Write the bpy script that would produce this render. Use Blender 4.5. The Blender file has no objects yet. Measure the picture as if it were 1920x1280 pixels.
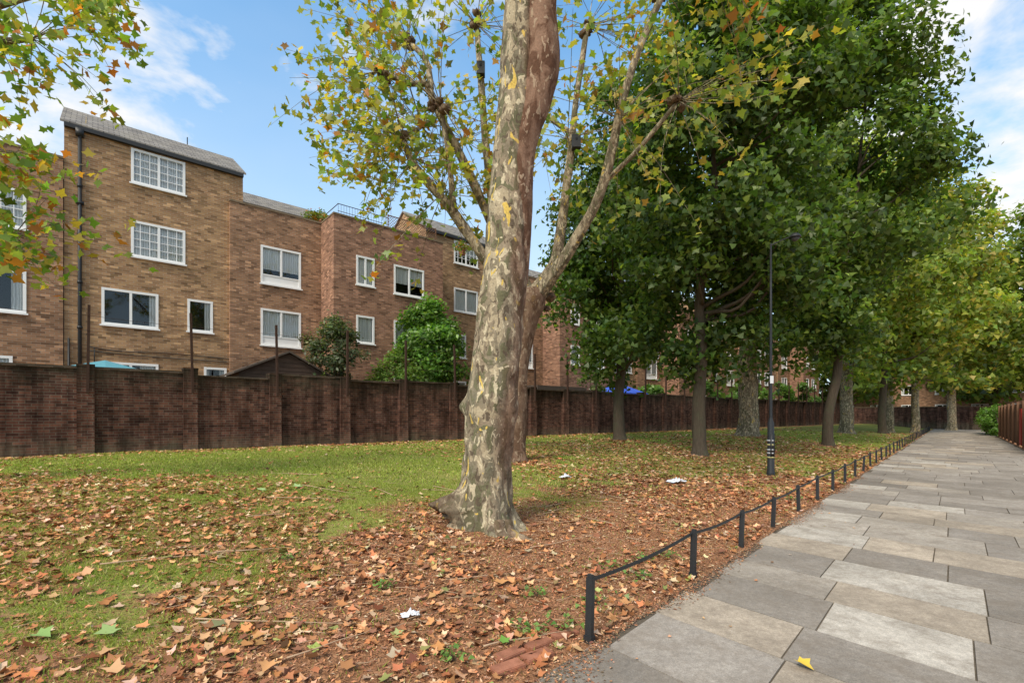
import bpy, math, numpy as np
from mathutils import Vector
rng=np.random.default_rng(7)
scene=bpy.context.scene
COL=scene.collection
EYE=1.5
U=np.array([.7562,.6544]);NN=np.array([-.6544,.7562]);ANG=math.atan2(.6544,.7562)
V=np.array([.678,.735]);R=np.array([.735,-.678]);PANG=math.atan2(.735,.678)
def W(s,D):return (U[0]*s+NN[0]*D, U[1]*s+NN[1]*D)
def PT(t,r):return (V[0]*t+R[0]*r, V[1]*t+R[1]*r)
# ---------- numpy noise
def vn(x,y,sc,seed=0):
    x=np.asarray(x,float)*sc+seed*17.3;y=np.asarray(y,float)*sc+seed*9.1
    xi=np.floor(x);yi=np.floor(y);fx=x-xi;fy=y-yi
    fx=fx*fx*(3-2*fx);fy=fy*fy*(3-2*fy)
    def h(a,b):
        v=np.sin(a*127.1+b*311.7+seed*74.7)*43758.5453
        return v-np.floor(v)
    return (h(xi,yi)*(1-fx)+h(xi+1,yi)*fx)*(1-fy)+(h(xi,yi+1)*(1-fx)+h(xi+1,yi+1)*fx)*fy
def sm(a,b,x):
    t=np.clip((np.asarray(x,float)-a)/(b-a),0,1);return t*t*(3-2*t)
def qd(X,Y):return -(.735*np.asarray(X)-.678*np.asarray(Y))-1.75
def gz(X,Y):
    X=np.asarray(X,float);Y=np.asarray(Y,float)
    q=qd(X,Y)
    z=.45*sm(0,7,q)+sm(.2,2,q)*(.05*(vn(X,Y,.5,1)-.5)+.025*(vn(X,Y,1.7,2)-.5))
    return np.where(q>-.02,z+.012*sm(-.02,.15,q)-.004,-.03)
def mulch(X,Y):
    q=qd(X,Y);t=V[0]*X+V[1]*Y
    lim=np.where(t<13,2.7,1.2)+2.2*(vn(X,Y,.8,3)-.5)+1.8*(vn(X,Y,3,4)-.5)
    lim=lim-1.2*sm(7,13,t)-.8*sm(-.9,-2.6,X)
    m=sm(1.1,-1.0,q-lim)
    d=np.hypot(X+.2,Y-5.8);m=np.maximum(m,sm(2.0,.8,d+.9*(vn(X,Y,1.5,5)-.5)))
    for tx,ty,rr in [(.2,11.3,1.1),(5.7,14.6,1.6),(14.3,21.7,1.5),(4.5,20,1.3),(12.3,25,2.2)]:
        m=np.maximum(m,.8*sm(rr,rr*.4,np.hypot(X-tx,Y-ty)))
    return m
def leafd(X,Y):
    q=qd(X,Y);D=NN[0]*X+NN[1]*Y
    g=lambda cx,cy,a,b:np.exp(-((X-cx)/a)**2-((Y-cy)/b)**2)
    d=.12+1.7*g(-4.0,3.8,2.7,1.9)+1.7*g(-7,6.2,2.8,1.8)+2.0*g(4.2,12.5,3.6,3.6)+1.5*g(10.5,18,5,4.5)+.26*mulch(X,Y)+1.6*sm(15.6,16.7,D)
    d=d-.4*g(-4,9.8,3.8,2.4)
    return np.clip(np.clip(d,0.02,2)*(.16+1.3*sm(.06,.55,vn(X,Y,.9,6)*vn(X,Y,2.6,7)*2)),0,1)
# ---------- node helpers
def nd(nt,typ,ins=None,**p):
    n=nt.nodes.new(typ)
    for k,v in p.items():setattr(n,k,v)
    if ins:
        for k,v in ins.items():
            s=n.inputs[k]
            if isinstance(v,bpy.types.NodeSocket):nt.links.new(v,s)
            else:
                s.default_value=v
    return n
def c4(c):return (c[0],c[1],c[2],1)
def mixc(nt,f,a,b,bl='MIX'):
    n=nt.nodes.new('ShaderNodeMix');n.data_type='RGBA';n.blend_type=bl;n.clamp_factor=True
    for i,v in ((0,f),(6,a),(7,b)):
        if isinstance(v,bpy.types.NodeSocket):nt.links.new(v,n.inputs[i])
        elif i==0:n.inputs[0].default_value=v
        else:n.inputs[i].default_value=c4(v)
    return n.outputs[2]
def ramp(nt,f,st):
    n=nt.nodes.new('ShaderNodeValToRGB');nt.links.new(f,n.inputs[0]);e=n.color_ramp.elements
    while len(e)<len(st):e.new(.5)
    for i,(p,c) in enumerate(st):
        e[i].position=p;e[i].color=c4(c) if not isinstance(c,(int,float)) else (c,c,c,1)
    return n.outputs[0]
def noise(nt,vec,sc,det=4,rough=.6,dist=0):
    return nd(nt,'ShaderNodeTexNoise',{'Vector':vec,'Scale':sc,'Detail':det,'Roughness':rough,'Distortion':dist}).outputs[0]
def newmat(name,rough=.8,spec=.3):
    m=bpy.data.materials.new(name);m.use_nodes=True;nt=m.node_tree;b=nt.nodes['Principled BSDF']
    b.inputs['Roughness'].default_value=rough;b.inputs['Specular IOR Level'].default_value=spec
    tc=nt.nodes.new('ShaderNodeTexCoord')
    return m,nt,b,tc
def bump(nt,b,h,st=.4,dist=.02):
    n=nd(nt,'ShaderNodeBump',{'Strength':st,'Distance':dist,'Height':h});nt.links.new(n.outputs[0],b.inputs['Normal'])
def plain(name,c,var=.25,sc=8,rough=.7,spec=.3,metal=0):
    m,nt,b,tc=newmat(name,rough,spec)
    n=noise(nt,tc.outputs['Object'],sc)
    col=mixc(nt,n,[x*(1-var) for x in c],[min(1,x*(1+var)) for x in c])
    nt.links.new(col,b.inputs['Base Color']);b.inputs['Metallic'].default_value=metal
    bump(nt,b,n,.15,.01);return m
def brickmat(name,c1,c2,mortar,dirt,moss=None,bw=.225,rh=.075,cont=1.0,ms=.009):
    m,nt,b,tc=newmat(name,.95,.06)
    sx=nd(nt,'ShaderNodeSeparateXYZ',{0:tc.outputs['Object']})
    a=nd(nt,'ShaderNodeMath',{0:sx.outputs[0],1:sx.outputs[1]},operation='ADD')
    cv=nd(nt,'ShaderNodeCombineXYZ',{0:a.outputs[0],1:sx.outputs[2]})
    br=nd(nt,'ShaderNodeTexBrick',{'Vector':cv.outputs[0],'Color1':c4(c1),'Color2':c4(c2),'Mortar':c4(mortar),'Scale':1.0,'Mortar Size':ms,'Mortar Smooth':.15,'Bias':0.0,'Brick Width':bw,'Row Height':rh})
    br2=nd(nt,'ShaderNodeTexBrick',{'Vector':nd(nt,'ShaderNodeMapping',{0:cv.outputs[0],1:(bw*40,rh*26,0)}).outputs[0],'Color1':(0,0,0,1),'Color2':(1,1,1,1),'Mortar':(.5,.5,.5,1),'Scale':1.0,'Mortar Size':0.0,'Bias':0.0,'Brick Width':bw,'Row Height':rh})
    hv=ramp(nt,br2.outputs[0],[(0,.48),(.2,.88),(.8,1.08),(1,1.55)])
    col=mixc(nt,.95*cont,br.outputs[0],hv,'MULTIPLY')
    n1=noise(nt,tc.outputs['Object'],.45,4,.65)
    col=mixc(nt,1.0,col,ramp(nt,n1,[(.25,.72),(.5,1.0),(.75,1.18)]),'MULTIPLY')
    n2=noise(nt,tc.outputs['Object'],2.2,5,.75)
    col=mixc(nt,ramp(nt,n2,[(.48,0.0),(.75,.6)]),col,dirt)
    if moss:
        mp=nd(nt,'ShaderNodeMapRange',{'Value':sx.outputs[2],'From Min':moss[0],'From Max':moss[1]})
        mm=nd(nt,'ShaderNodeMath',{0:mp.outputs[0],1:n2},operation='MULTIPLY')
        col=mixc(nt,ramp(nt,mm.outputs[0],[(.2,0.0),(.55,.8)]),col,moss[2])
        mp2=nd(nt,'ShaderNodeMapRange',{'Value':sx.outputs[2],'From Min':1.3,'From Max':.4})
        mm2=nd(nt,'ShaderNodeMath',{0:mp2.outputs[0],1:n2},operation='MULTIPLY')
        col=mixc(nt,ramp(nt,mm2.outputs[0],[(.2,0.0),(.6,.6)]),col,(.17,.155,.10))
        ns=nd(nt,'ShaderNodeMapping',{0:tc.outputs['Object'],3:(1.4,1.4,.25)}).outputs[0]
        col=mixc(nt,1.0,col,ramp(nt,noise(nt,ns,2.0,4,.7),[(.38,.5),(.62,1.3)]),'MULTIPLY')
    nt.links.new(col,b.inputs['Base Color'])
    bump(nt,b,br.outputs[1],-.6,.01);return m
M={}
M['brick']=brickmat('stock_brick',(.47,.28,.135),(.31,.17,.088),(.38,.30,.21),(.22,.13,.078))
M['brick2']=brickmat('brown_brick',(.40,.22,.12),(.25,.13,.077),(.31,.245,.18),(.155,.09,.058))
M['brick3']=brickmat('red_brown_brick',(.39,.20,.12),(.24,.115,.075),(.30,.23,.17),(.15,.08,.055))
M['wall']=brickmat('dark_wall_brick',(.14,.06,.04),(.075,.035,.028),(.13,.10,.078),(.05,.032,.026),(1.6,2.95,(.055,.052,.033)))
M['cope']=brickmat('mossy_coping_brick',(.1,.065,.045),(.06,.042,.032),(.1,.085,.065),(.06,.06,.035))
M['white']=plain('white_upvc',(.86,.86,.84),.04,5,.4,.5)
M['fascia']=plain('cream_fascia',(.6,.57,.5),.1,5,.6)
M['black']=plain('black_paint',(.025,.026,.027),.3,20,.5,.4)
M['rust']=plain('rusty_steel',(.06,.035,.026),.5,15,.85,.1)
M['dark']=plain('dark_interior',(.03,.03,.032),.3,2,.9,.1)
M['shed']=plain('dark_stained_board',(.085,.055,.04),.4,6,.85)
M['felt']=plain('roofing_felt',(.1,.08,.065),.3,12,.95,.1)
M['coping']=plain('weathered_coping',(.2,.15,.1),.4,7,.95,.1)
M['blue']=plain('blue_canvas',(.05,.12,.6),.2,3,.8)
M['teal']=plain('teal_sheet',(.1,.3,.36),.2,3,.8)
M['trellis']=plain('brown_timber',(.19,.105,.065),.3,9,.9,.1)
M['redpaint']=plain('red_paint',(.45,.04,.03),.2,5,.6)
M['dish']=plain('dish_grey',(.5,.5,.5),.1,5,.5)
M['bowl']=plain('smoked_bowl',(.08,.08,.08),.1,5,.3)
M['yellow']=plain('yellow_tape',(.5,.45,.2),.3,30,.6)
M['plastic']=plain('white_plastic_film',(.75,.77,.8),.15,20,.35,.6)
M['redbrick']=plain('red_paver',(.33,.14,.085),.8,11,.95,.05)
def roofmat():
    m,nt,b,tc=newmat('slate_tiles',.9,.1)
    br=nd(nt,'ShaderNodeTexBrick',{'Vector':tc.outputs['UV'],'Color1':(.29,.265,.235,1),'Color2':(.17,.155,.14,1),'Mortar':(.06,.06,.055,1),'Scale':1.0,'Mortar Size':.012,'Brick Width':.3,'Row Height':.22})
    n=noise(nt,tc.outputs['Object'],1.5,5)
    nt.links.new(mixc(nt,ramp(nt,n,[(.45,0.),(.75,.6)]),br.outputs[0],(.29,.26,.2)),b.inputs['Base Color'])
    bump(nt,b,br.outputs[1],-.5,.01);return m
M['roof']=roofmat()
def glassmat():
    m=bpy.data.materials.new('window_glass');m.use_nodes=True;nt=m.node_tree;nt.nodes.clear()
    o=nt.nodes.new('ShaderNodeOutputMaterial')
    tr=nd(nt,'ShaderNodeBsdfTransparent',{'Color':(.88,.9,.9,1)});g=nd(nt,'ShaderNodeBsdfGlossy',{'Color':(.9,.95,1,1),'Roughness':.03})
    tc=nt.nodes.new('ShaderNodeTexCoord')
    f=nd(nt,'ShaderNodeLayerWeight',{'Blend':.15})
    ad=nd(nt,'ShaderNodeMath',{0:f.outputs[0],1:.05},operation='ADD')
    bp=nd(nt,'ShaderNodeBump',{'Strength':.05,'Height':noise(nt,tc.outputs['Object'],2,1)});nt.links.new(bp.outputs[0],g.inputs['Normal'])
    mx=nd(nt,'ShaderNodeMixShader',{0:ad.outputs[0],1:tr.outputs[0],2:g.outputs[0]});nt.links.new(mx.outputs[0],o.inputs[0]);return m
M['glass']=glassmat()
def curtmat():
    m,nt,b,tc=newmat('net_curtain',.9,.1)
    w=nd(nt,'ShaderNodeTexWave',{'Vector':tc.outputs['Object'],'Scale':4.0,'Distortion':3.0,'Detail':2.0})
    nt.links.new(mixc(nt,w.outputs[0],(.55,.55,.53),(.88,.88,.86)),b.inputs['Base Color']);return m
M['curtain']=curtmat()
def leafmat(name,trans=.35,gl=.06,rough=.45):
    m=bpy.data.materials.new(name);m.use_nodes=True;nt=m.node_tree;nt.nodes.clear();o=nt.nodes.new('ShaderNodeOutputMaterial')
    at=nd(nt,'ShaderNodeAttribute',attribute_name='tint');col=at.outputs[0]
    d=nd(nt,'ShaderNodeBsdfDiffuse',{'Color':col})
    sh=d.outputs[0]
    if trans>0:
        tl=nd(nt,'ShaderNodeBsdfTranslucent',{'Color':mixc(nt,1.0,col,(1.7,1.7,.7),'MULTIPLY')})
        sh=nd(nt,'ShaderNodeMixShader',{0:trans,1:sh,2:tl.outputs[0]}).outputs[0]
    if gl>0:
        g=nd(nt,'ShaderNodeBsdfGlossy',{'Color':(.9,.93,.8,1),'Roughness':rough});sh=nd(nt,'ShaderNodeMixShader',{0:gl,1:sh,2:g.outputs[0]}).outputs[0]
    nt.links.new(sh,o.inputs[0]);return m
M['leaf']=leafmat('foliage_leaf',.45,.03,.45)
M['dry']=leafmat('dry_leaf',0,0)
M['grass']=leafmat('grass_blade',.25,0)
def barkplane():
    m,nt,b,tc=newmat('plane_bark',.95,.08)
    at=nd(nt,'ShaderNodeAttribute',attribute_name='tint')
    ob=tc.outputs['Object']
    mp=nd(nt,'ShaderNodeMapping',{0:ob,3:(1,1,.5)}).outputs[0]
    n1=noise(nt,mp,2.6,4,.65,.3);n2=noise(nt,mp,7,4,.5,.9);n3=noise(nt,mp,8,2,.5,.8);n4=noise(nt,ob,40,5,.75);n6=noise(nt,mp,14,2,.5,.8)
    col=mixc(nt,ramp(nt,n1,[(.38,0.),(.6,1.)]),(.185,.165,.11),(.31,.245,.165))
    col=mixc(nt,ramp(nt,n2,[(.43,1.),(.44,0.)]),col,(.16,.15,.085))
    col=mixc(nt,ramp(nt,n2,[(.56,0.),(.568,.9)]),col,(.44,.36,.235))
    col=mixc(nt,ramp(nt,n6,[(.60,0.),(.607,.9)]),col,(.60,.51,.34))
    col=mixc(nt,ramp(nt,n6,[(.385,.85),(.395,0.)]),col,(.12,.09,.062))
    col=mixc(nt,ramp(nt,n3,[(.66,0.),(.668,1.)]),col,(.68,.48,.12))
    br=mixc(nt,ramp(nt,n2,[(.42,0.),(.56,1.)]),(.14,.075,.047),(.27,.165,.11))
    br=mixc(nt,ramp(nt,n6,[(.60,0.),(.61,.8)]),br,(.42,.31,.21))
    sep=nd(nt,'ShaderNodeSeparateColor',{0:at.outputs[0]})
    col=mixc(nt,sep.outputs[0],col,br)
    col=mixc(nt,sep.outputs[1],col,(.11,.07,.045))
    col=mixc(nt,1.0,col,ramp(nt,n4,[(.3,.72),(.7,1.18)]),'MULTIPLY')
    nt.links.new(col,b.inputs['Base Color'])
    hh=nd(nt,'ShaderNodeMath',{0:ramp(nt,n2,[(.42,.7),(.445,.35),(.555,.35),(.57,0.)]),1:n4},operation='ADD')
    hh=nd(nt,'ShaderNodeMath',{0:hh.outputs[0],1:n6},operation='ADD')
    bump(nt,b,hh.outputs[0],.7,.015);return m
M['plane']=barkplane()
def barkdark():
    m,nt,b,tc=newmat('ridged_bark',.95,.05)
    mp=nd(nt,'ShaderNodeMapping',{0:tc.outputs['Object'],3:(1,1,.15)}).outputs[0]
    n=noise(nt,mp,22,4,.7);n2=noise(nt,tc.outputs['Object'],3,3)
    col=mixc(nt,n,(.035,.028,.02),(.17,.13,.09))
    col=mixc(nt,ramp(nt,n2,[(.5,0.),(.7,.5)]),col,(.1,.11,.06))
    nt.links.new(col,b.inputs['Base Color']);bump(nt,b,n,.8,.03);return m
M['bark']=barkdark()
def groundmat():
    m,nt,b,tc=newmat('grass_and_mulch',.95,.03)
    at=nd(nt,'ShaderNodeAttribute',attribute_name='tint');sep=nd(nt,'ShaderNodeSeparateColor',{0:at.outputs[0]})
    ob=tc.outputs['Object']
    n1=noise(nt,ob,1.1,4,.6);n2=noise(nt,ob,14,4,.75);n3=noise(nt,ob,70,3,.7)
    g=mixc(nt,ramp(nt,n1,[(.35,0.),(.65,1.)]),(.20,.24,.05),(.33,.34,.085));g=mixc(nt,ramp(nt,n2,[(.45,0.),(.65,.65)]),g,(.33,.23,.11))
    g=mixc(nt,1.0,g,ramp(nt,n3,[(.3,.55),(.7,1.35)]),'MULTIPLY')
    mu=mixc(nt,ramp(nt,n2,[(.35,0.),(.65,1.)]),(.25,.12,.06),(.50,.26,.14))
    mu=mixc(nt,1.0,mu,ramp(nt,n3,[(.3,.5),(.7,1.45)]),'MULTIPLY')
    f=nd(nt,'ShaderNodeMath',{0:sep.outputs[0],1:nd(nt,'ShaderNodeMath',{0:n2,1:1.1},operation='MULTIPLY').outputs[0]},operation='ADD')
    col=mixc(nt,ramp(nt,f.outputs[0],[(.76,0.),(1.12,1.)]),g,mu)
    nt.links.new(col,b.inputs['Base Color']);bump(nt,b,nd(nt,'ShaderNodeMath',{0:n2,1:n3},operation='ADD').outputs[0],.8,.03);return m
M['ground']=groundmat()
def pavemat():
    m,nt,b,tc=newmat('concrete_slabs',.95,.04)
    at=nd(nt,'ShaderNodeAttribute',attribute_name='tint');ob=tc.outputs['Object']
    n1=noise(nt,ob,1.3,5,.65);n2=noise(nt,ob,130,2,.8);n3=noise(nt,ob,4,5,.8);n4=noise(nt,ob,.6,4,.6);n5=noise(nt,ob,22,3,.7)
    col=mixc(nt,1.0,at.outputs[0],ramp(nt,n1,[(.3,.76),(.7,1.16)]),'MULTIPLY')
    col=mixc(nt,1.0,col,ramp(nt,n2,[(.3,.72),(.7,1.28)]),'MULTIPLY')
    col=mixc(nt,1.0,col,ramp(nt,n5,[(.35,.86),(.65,1.1)]),'MULTIPLY')
    col=mixc(nt,ramp(nt,n3,[(.44,0.),(.68,.62)]),col,(.21,.17,.13))
    col=mixc(nt,ramp(nt,n4,[(.48,0.),(.65,.35)]),col,(.17,.145,.115))
    nt.links.new(col,b.inputs['Base Color']);bump(nt,b,n2,.25,.004);return m
M['pave']=pavemat()
# ---------- object helpers
def link(o,parent=None):
    COL.objects.link(o)
    if parent is not None:o.parent=parent
    return o
def empty(name,loc=(0,0,0),rz=0,label=None,cat=None,group=None,parent=None):
    o=bpy.data.objects.new(name,None);o.location=loc;o.rotation_euler=(0,0,rz);o.empty_display_size=.3;link(o,parent)
    tag(o,label,cat,group);return o
def tag(o,label=None,cat=None,group=None,kind=None):
    if label:o['label']=label
    if cat:o['category']=cat
    if group:o['group']=group
    if kind:o['kind']=kind
    return o
def npmesh(name,verts,faces,tint=None,smooth=False):
    me=bpy.data.meshes.new(name);verts=np.asarray(verts,np.float32);faces=np.asarray(faces,np.int32)
    me.vertices.add(len(verts));me.vertices.foreach_set('co',verts.ravel())
    k=faces.shape[1];n=len(faces)
    me.loops.add(n*k);me.loops.foreach_set('vertex_index',faces.ravel())
    me.polygons.add(n);me.polygons.foreach_set('loop_start',np.arange(0,n*k,k,dtype=np.int32))
    me.polygons.foreach_set('loop_total',np.full(n,k,np.int32))
    if smooth:me.polygons.foreach_set('use_smooth',np.ones(n,bool))
    if tint is not None:
        a=me.attributes.new('tint','FLOAT_COLOR','POINT');t=np.ones((len(verts),4),np.float32);t[:,:3]=tint;a.data.foreach_set('color',t.ravel())
    me.update(calc_edges=True);return me
def obj(name,me,mat,parent=None,loc=(0,0,0),rz=0):
    o=bpy.data.objects.new(name,me);o.location=loc;o.rotation_euler=(0,0,rz)
    for mm in (mat if isinstance(mat,list) else [mat]):me.materials.append(mm)
    return link(o,parent)
class MB:
    def __init__(s):s.v=[];s.f=[];s.t=[];s.n=0;s.m=[]
    def add(s,v,f,t=(0,0,0),m=0):
        v=np.asarray(v,float).reshape(-1,3)
        s.v.append(v);s.f+= [tuple(int(i)+s.n for i in x) for x in f];s.m+=[m]*len(f)
        tt=np.asarray(t,float)
        s.t.append(np.broadcast_to(tt,(len(v),3)) if tt.ndim<2 else tt);s.n+=len(v)
    def box(s,x0,x1,y0,y1,z0,z1,t=(0,0,0),m=0,rot=0):
        v=np.array([(x,y,z) for z in (z0,z1) for y in (y0,y1) for x in (x0,x1)],float)
        if rot:
            cx,cy=(x0+x1)/2,(y0+y1)/2;c,s_=math.cos(rot),math.sin(rot);dx=v[:,0]-cx;dy=v[:,1]-cy
            v[:,0]=cx+dx*c-dy*s_;v[:,1]=cy+dx*s_+dy*c
        s.add(v,[(0,2,3,1),(4,5,7,6),(0,1,5,4),(2,6,7,3),(0,4,6,2),(1,3,7,5)],t,m)
    def tube(s,pts,sides=8,sub=1,amp=0,t=(0,0,0),seed=0,cap=True):
        P=np.asarray(pts,float)
        if sub>1:
            Q=[];n=len(P)
            for i in range(n-1):
                p0=P[max(i-1,0)];p1=P[i];p2=P[i+1];p3=P[min(i+2,n-1)]
                for j in range(sub):
                    u=j/sub
                    Q.append(.5*((2*p1)+(-p0+p2)*u+(2*p0-5*p1+4*p2-p3)*u*u+(-p0+3*p1-3*p2+p3)*u**3))
            Q.append(P[-1]);P=np.array(Q)
        n=len(P);c=P[:,:3];r=np.maximum(P[:,3],.001)
        tg=np.gradient(c,axis=0);tg/=np.linalg.norm(tg,axis=1)[:,None]+1e-9
        ref=np.array([1.,0,0]) if abs(tg[0][0])<.8 else np.array([0,1.,0])
        th=np.linspace(0,2*np.pi,sides,endpoint=False)
        vs=[]
        for i in range(n):
            a=ref-tg[i]*np.dot(ref,tg[i]);a/=np.linalg.norm(a);b=np.cross(tg[i],a);ref=a
            rr=r[i]*(1+(amp*(vn(np.cos(th)*2+seed,c[i][2]*1.8+np.sin(th)*2,1,3)*2-1) if amp else 0))
            vs.append(c[i]+np.outer(rr*np.cos(th),a)+np.outer(rr*np.sin(th),b))
        v=np.concatenate(vs);f=[]
        for i in range(n-1):
            for j in range(sides):
                k=(j+1)%sides;f.append((i*sides+j,i*sides+k,(i+1)*sides+k,(i+1)*sides+j))
        if cap:
            f.append(tuple(range((n-1)*sides,n*sides)));f.append(tuple(range(sides-1,-1,-1)))
        s.add(v,f,t);return v
    def blob(s,c,r,t=(0,0,0),seed=0,amp=.3,nu=12,nv=9):
        v=[];f=[]
        for i in range(nv+1):
            ph=np.pi*i/nv
            for j in range(nu):
                th=2*np.pi*j/nu;d=np.array([np.sin(ph)*np.cos(th),np.sin(ph)*np.sin(th),np.cos(ph)])
                rr=1+amp*(float(vn(d[0]*2+seed,d[1]*2+d[2]*2.3,1.6,5))*2-1)*math.sin(ph)
                v.append(np.array(c)+d*rr*np.array(r))
        for i in range(nv):
            for j in range(nu):
                k=(j+1)%nu;f.append((i*nu+j,(i+1)*nu+j,(i+1)*nu+k,i*nu+k))
        s.add(v,f,t)
    def build(s,name,smooth=False,tint=False):
        me=bpy.data.meshes.new(name);me.from_pydata(np.concatenate(s.v).tolist(),[],s.f)
        if smooth:me.polygons.foreach_set('use_smooth',[True]*len(s.f))
        me.polygons.foreach_set('material_index',s.m)
        if tint:
            a=me.attributes.new('tint','FLOAT_COLOR','POINT');T=np.ones((s.n,4),np.float32);T[:,:3]=np.concatenate(s.t);a.data.foreach_set('color',T.ravel())
        me.update();return me
# ---------- leaves
def tmpl(ang,rad,curl=.12,fold=.1,tw=0):
    a=np.radians(ang);r=np.array(rad);p=np.stack([r*np.cos(a),r*np.sin(a),-curl*r*r+fold*np.abs(np.cos(a))*r+tw*r*r*np.sin(2*a)],1)
    v=np.vstack([[0,0,0.03],p]);n=len(r);f=np.array([(0,1+i,1+(i+1)%n) for i in range(n)]);return v,f
MAPLE=tmpl([-90,-50,-25,12,42,90,138,168,205,230],[.22,.6,.42,.88,.55,1,.55,.88,.42,.6])
MR=[-90,-50,-25,12,42,90,138,168,205,230]
DRY=[tmpl(MR,[.22,.6,.42,.8,.5,.9,.5,.8,.42,.6],-.25),tmpl(MR,[.3,.6,.4,.7,.45,.9,.5,.75,.4,.55],-.1,.45,.15),tmpl(MR,[.3,.5,.45,.6,.4,.85,.4,.8,.3,.4],-.35,-.1,.3),tmpl([-90,-20,40,90,160,210],[.5,.5,.35,.9,.3,.45],-.25,.3,.2)]
SIMP=tmpl([-90,-25,30,90,150,205],[.5,.85,.45,.95,.45,.85])
OVAL=tmpl([-90,0,90,180],[.9,.45,.9,.45])
SLIV=tmpl([-90,0,90,180],[1,.22,1,.22])
def leafmesh(name,pos,nrm,size,tint,T=SIMP):
    n=len(pos);tv,tf=T;k=len(tv)
    nrm=nrm/(np.linalg.norm(nrm,axis=1)[:,None]+1e-9)
    rd=rng.normal(size=(n,3));a=rd-nrm*np.sum(rd*nrm,1)[:,None];a/=np.linalg.norm(a,axis=1)[:,None];b=np.cross(nrm,a)
    sz=np.asarray(size)[:,None,None]
    v=pos[:,None,:]+sz*(tv[None,:,0,None]*a[:,None,:]+tv[None,:,1,None]*b[:,None,:]+tv[None,:,2,None]*nrm[:,None,:])
    f=(tf[None]+(np.arange(n)*k)[:,None,None]).reshape(-1,3)
    return npmesh(name,v.reshape(-1,3),f,np.repeat(tint,k,0))
def tints(n,cols,w,var=.2):
    c=np.array(cols)[rng.choice(len(cols),n,p=np.array(w)/sum(w))]
    return np.clip(c*(1+var*rng.normal(size=(n,1)))*(1+.06*rng.normal(size=(n,3))),.005,1)
GREEN=[(.08,.142,.026),(.115,.18,.032),(.052,.10,.02),(.18,.245,.04)]
def crownpts(zb,zt,Rr,ncl,nleaf,off=(0,0),seed=0,clr=.65,shape=1.0):
    d=rng.normal(size=(ncl,3));d/=np.linalg.norm(d,axis=1)[:,None]
    rad=rng.uniform(.25,1,ncl)**.5
    lump=.72+.56*vn(d[:,0]*2+seed*3,d[:,1]*2+d[:,2]*1.7,1.4,seed+2)
    h=(zt-zb)/2
    zz=d[:,2]*rad
    taper=np.where(zz>0,1-.3*shape*zz,1.0)
    c=np.stack([off[0]*(zz*.5+.5)+d[:,0]*rad*Rr*lump*taper,off[1]*(zz*.5+.5)+d[:,1]*rad*Rr*lump*taper,zb+h+zz*h*(.85+.15*lump)],1)
    cr=clr*rng.uniform(.5,1.4,ncl)
    idx=rng.choice(ncl,nleaf,p=(cr**2)/np.sum(cr**2))
    o=rng.normal(size=(nleaf,3));o/=np.linalg.norm(o,axis=1)[:,None];o*=rng.uniform(0,1,(nleaf,1))**.5
    o*=cr[idx][:,None]*np.array([1.15,1.15,.8])
    o+=rng.normal(size=(nleaf,3))*.2*clr
    o[:,2]-=.22*(o[:,0]**2+o[:,1]**2)/clr
    pos=c[idx]+o
    outd=c[idx]-np.array([off[0]*.5,off[1]*.5,zb+h]);outd/=np.linalg.norm(outd,axis=1)[:,None]
    nrm=rng.normal(size=(nleaf,3))*.65+outd*.5+o*.5+np.array([0,0,.5])
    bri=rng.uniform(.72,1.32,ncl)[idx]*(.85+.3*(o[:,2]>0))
    return c,cr,pos,nrm,bri,idx
def leafy_tree(X,Y,zb,zt,Rr,tr,ncl,nleaf,ls,label,cols=GREEN,w=(4,4,3,1),off=(0,0),seed=0,clr=.7,bark='bark',lean=(0,0),T=SIMP,grp='maple and plane trees on the lawn',fork=None,name='broadleaf_tree',smin=1):
    z0=float(gz(X,Y));root=empty(name,(X,Y,z0-.02),0,label,'tree',grp)
    c,cr,pos,nrm,bri,idx=crownpts(zb-z0,zt-z0,Rr,ncl,nleaf,off,seed,clr)
    b=MB();top=zb-z0+(zt-zb)*.72;fz=fork or (zb-z0+.6)
    ax=lambda z:np.array([lean[0]*z/10+off[0]*.5*max(0,z-fz)/(top),lean[1]*z/10+off[1]*.5*max(0,z-fz)/top])
    P=[];wob=rng.normal(size=2)*.05
    for z,k in [(-.25,1.6),(0,1.4),(.22,1.12),(.6,1.0),(1.3,.93),(fz*.6,.88),(fz,.84)]:
        P.append((*(ax(z)+wob*math.sin(z*1.3)),z,tr*k))
    for i in range(1,6):
        z=fz+(top-fz)*i/5;j=rng.normal(size=2)*.12;P.append((*(ax(z)+j),z,tr*(.78-.135*i)))
    P.sort(key=lambda p:p[2])
    b.tube(P,20,4,.1,seed=seed,t=((.1,.1,0) if bark=='plane' else (0,0,0)))
    for i in rng.choice(ncl,min(ncl,26),replace=False):
        e=c[i];zs=max(fz*.9,min(top*.95,e[2]-rng.uniform(.5,.9)*np.hypot(e[0],e[1])*.9));s=np.array([*ax(zs),zs])
        mid=(s+e)/2+np.array([0,0,-.12*np.hypot(e[0],e[1])])+rng.normal(size=3)*.15
        rr=tr*(.42-.22*(zs-fz)/(top-fz+.01))
        b.tube([(*s,rr),(*(s*.6+mid*.4),rr*.8),(*mid,rr*.55),(*e,rr*.18)],7,3,.08,cap=False)
    obj('trunk',b.build('trunk',True,True),M[bark],root)
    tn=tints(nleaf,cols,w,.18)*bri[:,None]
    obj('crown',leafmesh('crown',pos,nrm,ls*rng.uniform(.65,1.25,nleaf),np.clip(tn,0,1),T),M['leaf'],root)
    return root
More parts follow.
